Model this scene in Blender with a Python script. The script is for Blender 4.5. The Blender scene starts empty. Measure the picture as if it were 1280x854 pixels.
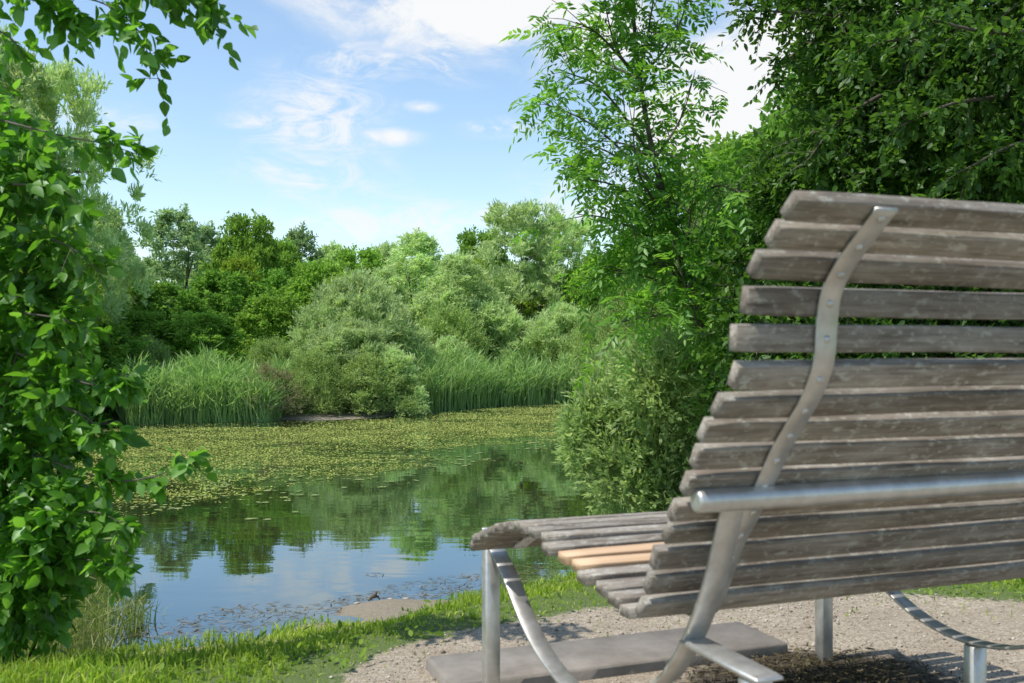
import bpy, math, random
import numpy as np
from mathutils import Vector, Matrix
rng=np.random.default_rng(7); random.seed(7)
S=bpy.context.scene; COL=S.collection
F=1244.0; CH=0.95; HY=440.0; WZ=-0.9
def P(px,py,D): return np.array([(px-640)/F*D, D, CH-(py-HY)/F*D])

# ---------------------------------------------------------------- mesh helpers
def mesh_np(name,V,loops,totals,mats=(),smooth=False,midx=None):
    me=bpy.data.meshes.new(name)
    V=np.asarray(V,dtype=np.float32).reshape(-1,3)
    loops=np.asarray(loops,dtype=np.int32).ravel(); totals=np.asarray(totals,dtype=np.int32).ravel()
    me.vertices.add(len(V)); me.vertices.foreach_set('co',V.ravel())
    me.loops.add(len(loops)); me.loops.foreach_set('vertex_index',loops)
    me.polygons.add(len(totals))
    st=np.zeros(len(totals),dtype=np.int32); st[1:]=np.cumsum(totals)[:-1]
    me.polygons.foreach_set('loop_start',st); me.polygons.foreach_set('loop_total',totals)
    if smooth: me.polygons.foreach_set('use_smooth',np.ones(len(totals),dtype=bool))
    if midx is not None: me.polygons.foreach_set('material_index',np.asarray(midx,dtype=np.int32))
    for m in mats: me.materials.append(m)
    me.update(calc_edges=True)
    return me
class Acc:
    def __init__(s): s.V=[];s.L=[];s.T=[];s.M=[];s.n=0
    def add(s,V,faces,mi=0):
        V=np.asarray(V,dtype=float).reshape(-1,3)
        for f in faces:
            s.L.extend([i+s.n for i in f]); s.T.append(len(f)); s.M.append(mi)
        s.V.append(V); s.n+=len(V)
    def mesh(s,name,mats=(),smooth=False):
        return mesh_np(name,np.concatenate(s.V),s.L,s.T,mats,smooth,s.M)
def tube(acc,pts,rad,sides=6,mi=0,cap=True):
    pts=np.asarray(pts,float); n=len(pts)
    T=np.gradient(pts,axis=0); T/=np.linalg.norm(T,axis=1)[:,None]+1e-9
    ref=np.array([0.31,0.92,0.2]) if abs(T[0][2])>.8 else np.array([0,0,1.0])
    V=[]
    for i in range(n):
        a=np.cross(T[i],ref); a/=np.linalg.norm(a)+1e-9; b=np.cross(T[i],a)
        for k in range(sides):
            t=2*math.pi*k/sides
            V.append(pts[i]+rad[i]*(math.cos(t)*a+math.sin(t)*b))
    Fc=[]
    for i in range(n-1):
        for k in range(sides):
            k2=(k+1)%sides
            Fc.append((i*sides+k,i*sides+k2,(i+1)*sides+k2,(i+1)*sides+k))
    if cap:
        Fc.append(tuple(range(sides))[::-1]); Fc.append(tuple((n-1)*sides+k for k in range(sides)))
    acc.add(V,Fc,mi)
def curve(ctrl,n):
    c=np.asarray(ctrl,float); c=np.vstack([2*c[0]-c[1],c,2*c[-1]-c[-2]])
    out=[]
    seg=len(c)-3
    for i in range(seg):
        p0,p1,p2,p3=c[i:i+4]
        for t in np.linspace(0,1,n,endpoint=False):
            out.append(.5*((2*p1)+(-p0+p2)*t+(2*p0-5*p1+4*p2-p3)*t*t+(-p0+3*p1-3*p2+p3)*t**3))
    out.append(c[-2]); return np.array(out)
def unit(a): return a/(np.linalg.norm(a,axis=-1,keepdims=True)+1e-9)
def rdir(n): return unit(rng.normal(size=(n,3)))
LEAF={
 'diamond':(np.array([(0,0,0),(.42,.5,.06),(1,0,0),(.42,-.5,.06)]),[(0,3,2,1)]),
 'ovate':(np.array([(0,0,0),(.22,.40,.10),(.58,.42,.10),(1,0,-.12),(.58,-.42,.10),(.22,-.40,.10),(.3,0,0),(.62,0,-.02),(.85,.2,.0),(.85,-.2,.0),(.4,.5,.12),(.4,-.5,.12)]),
     [(0,6,10,1),(6,7,2,10),(7,3,8,2),(0,5,11,6),(6,11,4,7),(7,4,9,3)]),
 'lance':(np.array([(0,0,0),(.3,.45,.05),(.65,.4,.05),(1,0,-.05),(.65,-.4,.05),(.3,-.45,.05)]),[(0,5,4,3),(0,3,2,1)]),
}
def leaves(C,A,N,L,W,kind='diamond'):
    T,Fc=LEAF[kind]; n=len(C)
    A=unit(A); Sd=unit(np.cross(N,A)); N=np.cross(A,Sd)
    L=np.broadcast_to(L,(n,)); W=np.broadcast_to(W,(n,))
    V=(C[:,None,:]+T[None,:,0,None]*L[:,None,None]*A[:,None,:]+T[None,:,1,None]*W[:,None,None]*Sd[:,None,:]+T[None,:,2,None]*W[:,None,None]*N[:,None,:])
    fl=np.concatenate([np.array(f) for f in Fc]); ft=np.array([len(f) for f in Fc])
    loops=(fl[None,:]+(np.arange(n)*len(T))[:,None]).ravel()
    return V.reshape(-1,3),loops,np.tile(ft,n)
def blade_bend(C,H,W,lean,kind='blade'):
    n=len(C); th=rng.uniform(0,2*math.pi,n)
    Sd=np.stack([np.cos(th),np.sin(th),0*th],1)
    lth=rng.uniform(0,2*math.pi,n); ln=np.stack([np.cos(lth),np.sin(lth),0*lth],1)*(lean*np.abs(rng.normal(size=n)))[:,None]
    up=np.array([0,0,1.0])
    H=H[:,None]; W2=W[:,None]*.5
    V=np.stack([C+Sd*W2,C-Sd*W2,C+up*H*.55+ln*H*.3+Sd*W2*.85,C+up*H*.55+ln*H*.3-Sd*W2*.85,C+up*H*(1-.25*np.linalg.norm(ln,axis=1,keepdims=True))+ln*H],1)
    fl=np.array([0,1,3,2,2,3,4]); loops=(fl[None,:]+(np.arange(n)*5)[:,None]).ravel()
    return V.reshape(-1,3),loops,np.tile(np.array([4,3]),n)
def sprays(O,D,l,k,droop=.25,spread=.9,down=.25):
    n=len(O); t=(np.arange(k)+rng.uniform(0,1,(n,k)))/k
    t=.12+.88*t
    Lc=np.broadcast_to(l,(n,))[:,None,None]
    pos=O[:,None,:]+D[:,None,:]*Lc*t[...,None]
    pos[...,2]-=(droop*Lc[...,0]*t*t)
    r=rng.normal(size=(n,k,3)); r=unit(r-(r*D[:,None,:]).sum(-1,keepdims=True)*D[:,None,:])
    A=D[:,None,:]*(1-.3*spread)+r*spread; A[...,2]-=down
    return pos.reshape(-1,3),unit(A.reshape(-1,3))
def ncomb(*parts):
    V=[];L=[];T=[];o=0
    for v,l,t in parts:
        V.append(v);L.append(l+o);T.append(t);o+=len(v)
    return np.concatenate(V),np.concatenate(L),np.concatenate(T)

# ---------------------------------------------------------------- materials
def mat(name):
    m=bpy.data.materials.new(name); m.use_nodes=True; nt=m.node_tree; nt.nodes.clear()
    out=nt.nodes.new('ShaderNodeOutputMaterial'); return m,nt,out
def nd(nt,t,**kw):
    n=nt.nodes.new(t)
    for k,v in kw.items(): setattr(n,k,v)
    return n
def setin(n,**kw):
    for k,v in kw.items(): n.inputs[k.replace('_',' ')].default_value=v
def ramp(nt,fac,stops):
    r=nd(nt,'ShaderNodeValToRGB'); e=r.color_ramp.elements
    while len(e)<len(stops): e.new(.5)
    for i,(p,c) in enumerate(stops): e[i].position=p; e[i].color=(*c,1) if len(c)==3 else c
    nt.links.new(fac,r.inputs[0]); return r.outputs[0]
def mixc(nt,f,a,b,bt='MIX'):
    m=nd(nt,'ShaderNodeMix',data_type='RGBA',blend_type=bt)
    for s,v in ((0,f),(6,a),(7,b)):
        if hasattr(v,'links'): nt.links.new(v,m.inputs[s])
        else: m.inputs[s].default_value=v if s==0 else (*v,1)
    return m.outputs[2]
def math_(nt,op,a,b=None,c=None,clamp=False):
    m=nd(nt,'ShaderNodeMath',operation=op,use_clamp=clamp)
    for i,v in enumerate((a,b,c)):
        if v is None: continue
        if hasattr(v,'links'): nt.links.new(v,m.inputs[i])
        else: m.inputs[i].default_value=v
    return m.outputs[0]
def noise(nt,vec,scale,detail=4,rough=.55,dist=0):
    n=nd(nt,'ShaderNodeTexNoise'); setin(n,Scale=scale,Detail=detail,Roughness=rough,Distortion=dist)
    if vec is not None: nt.links.new(vec,n.inputs['Vector'])
    return n.outputs['Fac']
def leafmat(name,c1,c2,c3=None,trans=.35,rough=.45,gl=0,gain=1.0,tv=1.9,mul=1.0):
    m,nt,out=mat(name)
    g=nd(nt,'ShaderNodeNewGeometry')
    c3=c3 or tuple(min(1,x*1.35) for x in c2)
    c1,c2,c3=[tuple(x*mul for x in c) for c in (c1,c2,c3)]
    col=ramp(nt,g.outputs['Random Per Island'],[(0,c1),(.6,c2),(1,c3)])
    oi=nd(nt,'ShaderNodeObjectInfo')
    nz=noise(nt,g.outputs['Position'],1.3,1)
    br=math_(nt,'MULTIPLY_ADD',nz,.7*gain,.65*gain)
    br=math_(nt,'ADD',br,math_(nt,'MULTIPLY_ADD',oi.outputs['Random'],.3,-.15))
    hsv=nd(nt,'ShaderNodeHueSaturation'); nt.links.new(col,hsv.inputs['Color']); nt.links.new(br,hsv.inputs['Value'])
    col=hsv.outputs[0]
    d=nd(nt,'ShaderNodeBsdfDiffuse'); nt.links.new(col,d.inputs[0])
    t=nd(nt,'ShaderNodeBsdfTranslucent'); tc=mixc(nt,.6,col,(1.0,1.05,.35),'MULTIPLY')
    h2=nd(nt,'ShaderNodeHueSaturation'); h2.inputs['Value'].default_value=tv; nt.links.new(tc,h2.inputs['Color']); nt.links.new(h2.outputs[0],t.inputs[0])
    a=nd(nt,'ShaderNodeMixShader'); a.inputs[0].default_value=trans
    nt.links.new(d.outputs[0],a.inputs[1]); nt.links.new(t.outputs[0],a.inputs[2])
    if gl:
        gs=nd(nt,'ShaderNodeBsdfGlossy'); gs.inputs['Roughness'].default_value=rough; gs.inputs[0].default_value=(.8,.9,.85,1)
        b=nd(nt,'ShaderNodeMixShader'); b.inputs[0].default_value=gl
        nt.links.new(a.outputs[0],b.inputs[1]); nt.links.new(gs.outputs[0],b.inputs[2]); a=b
    nt.links.new(a.outputs[0],out.inputs[0]); return m
def princ(nt,out,**kw):
    p=nd(nt,'ShaderNodeBsdfPrincipled')
    for k,v in kw.items():
        i=p.inputs[k.replace('_',' ')]
        if hasattr(v,'links'): nt.links.new(v,i)
        else: i.default_value=v
    nt.links.new(p.outputs[0],out.inputs[0]); return p
def bump(nt,h,strength,dist=.01):
    b=nd(nt,'ShaderNodeBump'); b.inputs['Strength'].default_value=strength; b.inputs['Distance'].default_value=dist
    nt.links.new(h,b.inputs['Height']); return b.outputs[0]
M_BARK,nt,out=mat('bark'); g=nd(nt,'ShaderNodeNewGeometry'); n1=noise(nt,g.outputs['Position'],14,5)
princ(nt,out,Base_Color=ramp(nt,n1,[(.3,(.045,.035,.025)),(.7,(.15,.13,.10))]),Roughness=.9,Normal=bump(nt,n1,.5))
M_NEAR=leafmat('near_leaf',(.055,.15,.012),(.095,.225,.02),(.15,.31,.045),trans=.5,gl=.04,rough=.45,mul=1.15)
M_ASH=leafmat('ash_leaf',(.07,.18,.02),(.12,.26,.03),(.19,.34,.055),trans=.48,gl=.03,mul=1.15)
M_ELD=leafmat('elder_leaf',(.055,.14,.018),(.09,.20,.025),(.14,.26,.04),trans=.42,gl=.02)
M_DARK=leafmat('dark_leaf',(.036,.092,.014),(.068,.148,.022),(.115,.22,.035),trans=.40,gl=.02,mul=1.05)
M_GREEN=leafmat('green_leaf',(.08,.15,.025),(.13,.22,.04),(.18,.28,.06),trans=.4,mul=1.5)
M_WEED=leafmat('weed_leaf',(.12,.20,.03),(.17,.27,.045),(.24,.34,.08),trans=.4)
M_DEEP=leafmat('deep_leaf',(.05,.11,.02),(.085,.165,.03),(.12,.21,.04),trans=.4,mul=1.8)
M_YEL=leafmat('golden_leaf',(.12,.19,.025),(.18,.26,.035),(.25,.33,.055),trans=.4,mul=1.3)
M_SILV=leafmat('silver_leaf',(.17,.235,.10),(.25,.32,.155),(.35,.40,.23),trans=.3,mul=1.7)
M_BLUE=leafmat('blue_leaf',(.12,.19,.09),(.18,.26,.13),(.24,.32,.17),trans=.3,mul=1.4)
M_OLIVE=leafmat('olive_leaf',(.11,.17,.05),(.17,.23,.08),(.24,.30,.12),trans=.3,mul=1.65)
M_TWIGGY=leafmat('twiggy_leaf',(.13,.11,.07),(.18,.16,.09),(.22,.22,.11),trans=.2,mul=1.3)
M_REED=leafmat('reed_blade',(.13,.22,.07),(.19,.30,.10),(.29,.37,.17),trans=.32,mul=1.3)
M_GRASS=leafmat('grass_blade',(.14,.22,.025),(.22,.31,.04),(.36,.41,.11),trans=.38,mul=1.15)
M_SEDGE=leafmat('sedge_blade',(.10,.15,.03),(.17,.22,.06),(.36,.33,.17),trans=.25)
M_LILY=leafmat('floating_leaf',(.22,.28,.07),(.31,.36,.09),(.42,.43,.14),trans=.05,gain=1.0)
M_PAD=leafmat('lily_pad_leaf',(.14,.21,.05),(.22,.28,.08),(.30,.34,.14),trans=.05,gl=.10,rough=.3)
M_DEBRIS=leafmat('dry_stalk',(.09,.07,.04),(.17,.135,.08),(.28,.23,.14),trans=.1)
M_OLN=leafmat('shore_willow_leaf',(.12,.18,.065),(.18,.245,.095),(.26,.32,.15),trans=.4,mul=1.45)

def obj(name,me,parent=None,label=None,category=None,kind=None,group=None,loc=None):
    o=bpy.data.objects.new(name,me); COL.objects.link(o)
    if parent is not None: o.parent=parent
    if label: o['label']=label
    if category: o['category']=category
    if kind: o['kind']=kind
    if group: o['group']=group
    if loc is not None: o.location=loc
    return o

# ---------------------------------------------------------------- terrain
POND=np.array([(-3.6,6.5),(-2.7,6.3),(-1.88,6.6),(-1.5,6.95),(-1.15,7.15),(-.72,7.45),(-.4,7.75),(0,8.0),(.5,8.4),(1.4,9.0),(2.2,10.2),(2.5,12),(2.4,15),(2.1,19),(2.0,23),(2.8,28),(4.2,34),(3.2,36.5),(1.5,35.5),(-.5,33.8),(-2.0,31.5),(-2.7,29.5),(-3.6,27.6),(-5.0,26.4),(-6.6,26.6),(-8.2,26.2),(-10,25.8),(-12.5,25),(-14,22),(-13,18.5),(-9.5,14),(-6.5,10),(-4.6,7.6)])
def sdpoly(x,y,poly):
    p=np.stack([x,y],-1); d=np.full(x.shape,1e9); ins=np.zeros(x.shape,bool)
    n=len(poly)
    for i in range(n):
        a=poly[i];b=poly[(i+1)%n]; e=b-a; w=p-a
        t=np.clip((w@e)/(e@e),0,1); q=w-t[...,None]*e
        d=np.minimum(d,np.hypot(q[...,0],q[...,1]))
        c=((a[1]>y)!=(b[1]>y))&(x<(b[0]-a[0])*(y-a[1])/((b[1]-a[1]) if b[1]!=a[1] else 1e-9)+a[0])
        ins^=c
    return np.where(ins,-d,d)
def sst(t): t=np.clip(t,0,1); return t*t*(3-2*t)
def wob(x,y,s=1.0):
    return (np.sin(x*2.1*s+y*1.3*s+.5)+np.sin(x*-1.7*s+y*2.9*s+1.9)+np.sin(x*4.3*s+y*-3.7*s+.2)*.6+np.sin(x*7.9*s-y*1.1*s+4)*.4+np.sin(x*1.1*s+y*8.3*s+2)*.4)/3.4
def height(x,y):
    x=np.asarray(x,float);y=np.asarray(y,float)
    sd=sdpoly(x,y,POND)+.10*wob(x,y,1.5)
    near=sst((15-y)/5)
    top=-.5+.5*near
    w=(3.6-.25*sst((x+1.0)/.9))*near+3.2*(1-near)
    t=np.clip(sd/w,0,1)
    prof=np.where(t<1,t**1.5,1)
    out=WZ-.02+(top-WZ+.02)*prof
    inn=WZ-.02-.7*sst(-sd/2.5)
    h=np.where(sd>0,out,inn)
    h=h+.065*np.exp(-((x+.88)/.36)**2-((y-7.22)/.22)**2)+.02*np.exp(-((x+1.8)/.35)**2-((y-7.0)/.15)**2)
    h=h+.014*wob(x,y,2.2)*sst((np.hypot(x-.6,y-2.8)-.8)/2)*np.where(sd>0,1,.3)
    far=np.hypot(x,y)
    return h+np.clip(far-60,0,None)*.01
GRAV=np.array([(-1.05,1.0),(-.74,2.3),(-.50,2.85),(-.41,3.12),(-.13,3.43),(.27,3.68),(.8,3.9),(1.35,3.97),(1.8,3.85),(2.3,3.66),(4,3.3),(7,2.8),(6,-3),(-1.5,-3)])
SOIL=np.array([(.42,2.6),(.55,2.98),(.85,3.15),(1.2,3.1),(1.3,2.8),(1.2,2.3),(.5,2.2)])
def axis(lo,hi,step,far,g=1.12):
    a=list(np.arange(lo,hi,step)); s=step; v=hi
    r=[]
    while v<far: r.append(v); s*=g; v+=s
    s=step; v=lo-step; l=[]
    while v>-far: l.append(v); s*=g; v-=s
    return np.array(l[::-1]+a+r+[far])
xs=axis(-4,4,.06,900); ys=axis(1.5,9,.06,900)
X,Y=np.meshgrid(xs,ys); Z=height(X,Y)
nx,ny=len(xs),len(ys)
idx=np.arange(nx*ny).reshape(ny,nx)
quads=np.stack([idx[:-1,:-1],idx[:-1,1:],idx[1:,1:],idx[1:,:-1]],-1).reshape(-1,4)
M_GROUND,nt,out=mat('ground')
g=nd(nt,'ShaderNodeNewGeometry'); pos=g.outputs['Position']
ag=nd(nt,'ShaderNodeAttribute',attribute_name='gravel'); asl=nd(nt,'ShaderNodeAttribute',attribute_name='soil')
n1=noise(nt,pos,3,5); n2=noise(nt,pos,35,4); n3=noise(nt,pos,140,3,.7)
vor=nd(nt,'ShaderNodeTexVoronoi'); vor.inputs['Scale'].default_value=130; nt.links.new(pos,vor.inputs['Vector'])
vr=nd(nt,'ShaderNodeSeparateColor'); nt.links.new(vor.outputs['Color'],vr.inputs[0])
grav=ramp(nt,math_(nt,'MULTIPLY_ADD',vr.outputs[0],.5,math_(nt,'MULTIPLY',n2,.5)),[(.2,(.19,.15,.105)),(.5,(.345,.29,.215)),(.85,(.52,.455,.36))])
grav=mixc(nt,math_(nt,'MULTIPLY',ramp(nt,n1,[(.38,(0,0,0)),(.66,(1,1,1))]),.6),grav,(.265,.21,.15))
grass=mixc(nt,n2,(.06,.10,.02),(.13,.17,.045))
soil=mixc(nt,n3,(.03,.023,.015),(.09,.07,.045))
mud=mixc(nt,n2,(.15,.125,.09),(.32,.275,.205))
mg=math_(nt,'ADD',ag.outputs['Fac'],math_(nt,'MULTIPLY_ADD',n2,.6,-.3))
mgr=ramp(nt,mg,[(.42,(0,0,0)),(.58,(1,1,1))])
c=mixc(nt,mgr,grass,grav)
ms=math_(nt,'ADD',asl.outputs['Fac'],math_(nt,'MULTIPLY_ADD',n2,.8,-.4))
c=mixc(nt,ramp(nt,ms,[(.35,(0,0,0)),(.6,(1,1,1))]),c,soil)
sx=nd(nt,'ShaderNodeSeparateXYZ'); nt.links.new(pos,sx.inputs[0])
zz=math_(nt,'ADD',sx.outputs[2],math_(nt,'MULTIPLY_ADD',n1,.10,-.05))
mz=nd(nt,'ShaderNodeMapRange'); nt.links.new(zz,mz.inputs[0]); mz.inputs[1].default_value=-.82; mz.inputs[2].default_value=-.75; mz.inputs[3].default_value=1; mz.inputs[4].default_value=0
c=mixc(nt,mz.outputs[0],c,mud)
princ(nt,out,Base_Color=c,Roughness=.95,Normal=bump(nt,math_(nt,'ADD',n3,vor.outputs['Distance']),.6,.008))
me=mesh_np('ground',np.stack([X,Y,Z],-1).reshape(-1,3),quads,np.full(len(quads),4),[M_GROUND],True)
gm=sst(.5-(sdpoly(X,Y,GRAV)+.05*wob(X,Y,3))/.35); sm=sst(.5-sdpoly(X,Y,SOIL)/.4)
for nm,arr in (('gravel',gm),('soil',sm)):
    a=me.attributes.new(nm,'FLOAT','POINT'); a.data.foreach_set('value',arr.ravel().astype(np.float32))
obj('ground',me,kind='structure',label='grassy bank, gravel path and pond bed terrain')
# water
M_WATER,nt,out=mat('water')
g=nd(nt,'ShaderNodeNewGeometry'); mp=nd(nt,'ShaderNodeMapping'); mp.inputs['Scale'].default_value=(.55,1.5,1); nt.links.new(g.outputs['Position'],mp.inputs[0])
w1=noise(nt,mp.outputs[0],1.6,2,.5); w2=noise(nt,mp.outputs[0],9,2,.5); wm=noise(nt,g.outputs['Position'],.35,2)
hh=math_(nt,'MULTIPLY_ADD',math_(nt,'MULTIPLY',w2,wm),.22,w1)
bp=bump(nt,hh,.042,.05)
d=nd(nt,'ShaderNodeBsdfDiffuse'); nt.links.new(ramp(nt,noise(nt,g.outputs['Position'],.8,4),[(.35,(.018,.025,.010)),(.7,(.045,.046,.018))]),d.inputs[0])
gl=nd(nt,'ShaderNodeBsdfGlossy'); gl.inputs['Roughness'].default_value=.015; gl.inputs[0].default_value=(.76,.89,.97,1); nt.links.new(bp,gl.inputs['Normal'])
fr=nd(nt,'ShaderNodeFresnel'); fr.inputs['IOR'].default_value=1.9
f2=math_(nt,'MULTIPLY_ADD',fr.outputs[0],.9,.16,True)
ms_=nd(nt,'ShaderNodeMixShader'); nt.links.new(f2,ms_.inputs[0]); nt.links.new(d.outputs[0],ms_.inputs[1]); nt.links.new(gl.outputs[0],ms_.inputs[2]); nt.links.new(ms_.outputs[0],out.inputs[0])
wx=np.array([(-16,5.5,WZ),(6,5.5,WZ),(6,38,WZ),(-16,38,WZ)])
obj('water',mesh_np('water',wx,[0,1,2,3],[4],[M_WATER]),kind='structure',label='calm pond water')

# ---------------------------------------------------------------- floating plants
VEG=np.array([(-12.5,18),(-9,13.0),(-6.2,10.4),(-4.9,10.1),(-4.0,11.6),(-3.36,13.0),(-2.7,14.2),(-1.34,15.9),(-1.0,17.0),(-1.9,18.5),(-.64,19.5),(1.2,20.3),(2.4,20.6),(2.6,25),(4.2,33),(3,36),(-.5,33.5),(-2.4,30),(-3.6,27.4),(-10,25.6),(-14,22)])
def in_pond(x,y,m=0): return sdpoly(x,y,POND)<-m
n=460000
x=rng.uniform(-14,4.5,n); y=rng.uniform(10.0,36,n)
sv=sdpoly(x,y,VEG); nz=wob(x*.6,y*1.2,.9)*.45+wob(x*.8+3,y*2.4,2.1)*.35+wob(x*1.1,y*3,4.6)*.35
keep=in_pond(x,y,.05)&(sv+ .9*nz<.1)&(rng.uniform(0,1,n)<np.clip(.38+1.7*nz+np.clip(-sv-1.2,-1.2,2.2)*.24,.05,1))
keep&=~((x<-5.2)&(y>24.3)&(rng.uniform(0,1,n)<.85))
x=x[keep];y=y[keep]; n=len(x)
C=np.stack([x,y,WZ+rng.uniform(.002,.016,n)],1)
A=rng.normal(size=(n,3)); A[:,2]=np.abs(rng.normal(size=n))*.14
N=rng.normal(size=(n,3))*.12+np.array([0,0,1])
L=rng.uniform(.022,.058,n)
me=mesh_np('floating_pond_plants',*leaves(C,A,N,L,L*.6,'diamond'),[M_LILY])
obj('floating_pond_plants',me,kind='stuff',label='yellow-green floating water plants covering the pond surface',category='water plants')
n=1200
x=rng.uniform(-7,2.2,n*4); y=rng.uniform(9.2,22,n*4); sv=sdpoly(x,y,VEG)
k=in_pond(x,y,.1)&(sv>-1.2)&(sv+1.3*wob(x,y,1.1)<.6)&(rng.uniform(0,1,n*4)<.35)
x=x[k][:n];y=y[k][:n];n=len(x)
r=rng.uniform(.025,.06,n); ang=rng.uniform(0,6.28,n)[:,None]+np.linspace(.35,2*math.pi-.2,8)[None,:]
V=np.stack([x[:,None]+r[:,None]*np.cos(ang),y[:,None]+r[:,None]*np.sin(ang),np.broadcast_to((WZ+.006+rng.uniform(0,.006,n))[:,None],ang.shape)],-1)
Vc=np.stack([x,y,WZ+.005+0*x],-1)[:,None,:]
V=np.concatenate([Vc,V],1).reshape(-1,3)
me=mesh_np('lily_pads',V,(np.arange(9)[None,:]+9*np.arange(n)[:,None]).ravel(),np.full(n,9),[M_PAD])
obj('lily_pads',me,kind='stuff',label='scattered round lily pads floating on open water',category='water plants')
n=5200
x=rng.uniform(-3.4,.4,n); y=rng.uniform(6.4,8.6,n); sd=sdpoly(x,y,POND)
k=(sd<.1)&(sd>-.45+.6*wob(x,y,2)-.15*(x+1.5))&(rng.uniform(0,1,n)<.8); x=x[k];y=y[k];n=len(x)
C=np.stack([x,y,WZ+rng.uniform(.002,.008,n)],1); A=rng.normal(size=(n,3)); A[:,2]*=.03; A[:,0]*=2
me=mesh_np('floating_dead_stalks',*leaves(C,A,np.tile([0,0,1.0],(n,1))+.06*rng.normal(size=(n,3)),rng.uniform(.02,.10,n),rng.uniform(.004,.012,n),'lance'),[M_DEBRIS])
obj('floating_dead_stalks',me,kind='stuff',label='dead brown stalks floating by the muddy shore',category='plant debris')

# ---------------------------------------------------------------- grass / gravel
def scatter_grass(n,x0,x1,y0,y1,hmin,hmax,w,fn=None):
    x=rng.uniform(x0,x1,n); y=rng.uniform(y0,y1,n)
    gr=sdpoly(x,y,GRAV)+.07*wob(x,y,3)+.07*wob(x,y,9); sd=sdpoly(x,y,POND); nz=wob(x,y,2.5)
    bare=(np.hypot((x+.85)/.5,(y-7.1)/.5)<1)
    k=(sd>.10+.12*nz)&~bare&((gr>.03)|((rng.uniform(0,1,n)<.03)&(gr>-.4)))&(rng.uniform(0,1,n)<.75+.5*nz)&(rng.uniform(0,1,n)<np.where(gr>.03,np.clip(gr/.25,.35,1),1))
    x=x[k];y=y[k];n=len(x); nz=wob(x,y,1.7)*.6+wob(x,y,6)*.6; gr=gr[k]
    C=np.stack([x,y,height(x,y)-.005],1)
    edge=np.clip(gr/.5,.35,1)
    H=rng.uniform(hmin,hmax,n)*np.clip(.8+.5*nz,.3,2)*edge
    return blade_bend(C,H,w*rng.uniform(.7,1.4,n),.6)
p1=scatter_grass(190000,-3.6,4.2,2.5,5.2,.025,.085,.0055)
p2=scatter_grass(80000,-5,5,5.2,9.5,.03,.09,.010)
p3=scatter_grass(50000,2.0,12,2.5,12,.05,.12,.012)
obj('grass',mesh_np('grass',*ncomb(p1,p2,p3),[M_GRASS]),kind='stuff',label='bright green grass on the pond bank',category='grass')
n=8000; x=rng.uniform(-3.2,3.5,n); y=rng.uniform(2.6,5.4,n); nz=wob(x,y,3.1)
k=(sdpoly(x,y,GRAV)>-.06)&(nz>-.1)&(sdpoly(x,y,POND)>.4); x=x[k];y=y[k];n=len(x)
C=np.stack([x,y,height(x,y)+rng.uniform(.005,.05,n)],1); A=rdir(n); A[:,2]=np.abs(A[:,2])*.6; N=rng.normal(size=(n,3))*.4+[0,0,1]
Lw=rng.uniform(.012,.038,n)
obj('turf_weeds',mesh_np('turf_weeds',*leaves(C,A,N,Lw,Lw*.5,'lance'),[M_WEED]),kind='stuff',label='small broad-leaved weeds growing in the turf',category='weeds')
M_PEB,nt,out=mat('pebble'); g=nd(nt,'ShaderNodeNewGeometry')
princ(nt,out,Base_Color=ramp(nt,g.outputs['Random Per Island'],[(0,(.16,.125,.09)),(.5,(.34,.29,.225)),(1,(.60,.55,.47))]),Roughness=.85)
n=30000; x=rng.uniform(-.9,3.4,n); y=rng.uniform(2.4,4.1,n); k=(sdpoly(x,y,GRAV)<.05)&(sdpoly(x,y,SOIL)>0)&(rng.uniform(0,1,n)<.5+.5*wob(x,y,2)); x=x[k];y=y[k];n=len(x)
oct_=np.array([(1,0,0),(0,1,0),(-1,0,0),(0,-1,0),(0,0,.8),(0,0,-.8)],float); of=np.array([(0,1,4),(1,2,4),(2,3,4),(3,0,4),(1,0,5),(2,1,5),(3,2,5),(0,3,5)])
sz=rng.gamma(1.8,.0011,n)+.0008
V=np.stack([x,y,height(x,y)+sz*.3],1)[:,None,:]+oct_[None]*sz[:,None,None]*rng.uniform(.6,1.3,(n,6,1))
obj('gravel',mesh_np('gravel',V.reshape(-1,3),(of.ravel()[None]+6*np.arange(n)[:,None]).ravel(),np.full(8*n,3),[M_PEB]),kind='stuff',label='loose pale gravel stones on the path',category='gravel')
M_MOSS=leafmat('dark_litter',(.025,.02,.012),(.06,.05,.028),(.15,.13,.07),trans=.05)
n=5000; x=rng.normal(.9,.22,n); y=rng.normal(2.85,.2,n); k=sdpoly(x,y,SOIL)<.05; x=x[k];y=y[k];n=len(x)
C=np.stack([x,y,height(x,y)+rng.uniform(.001,.018,n)],1);A=rng.normal(size=(n,3));A[:,2]*=.2
obj('ground_litter',mesh_np('ground_litter',*leaves(C,A,rng.normal(size=(n,3))*.3+[0,0,1],rng.uniform(.008,.035,n),rng.uniform(.002,.007,n),'lance'),[M_MOSS]),kind='stuff',label='dry stalks and moss on dark soil under the bench',category='litter')

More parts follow.
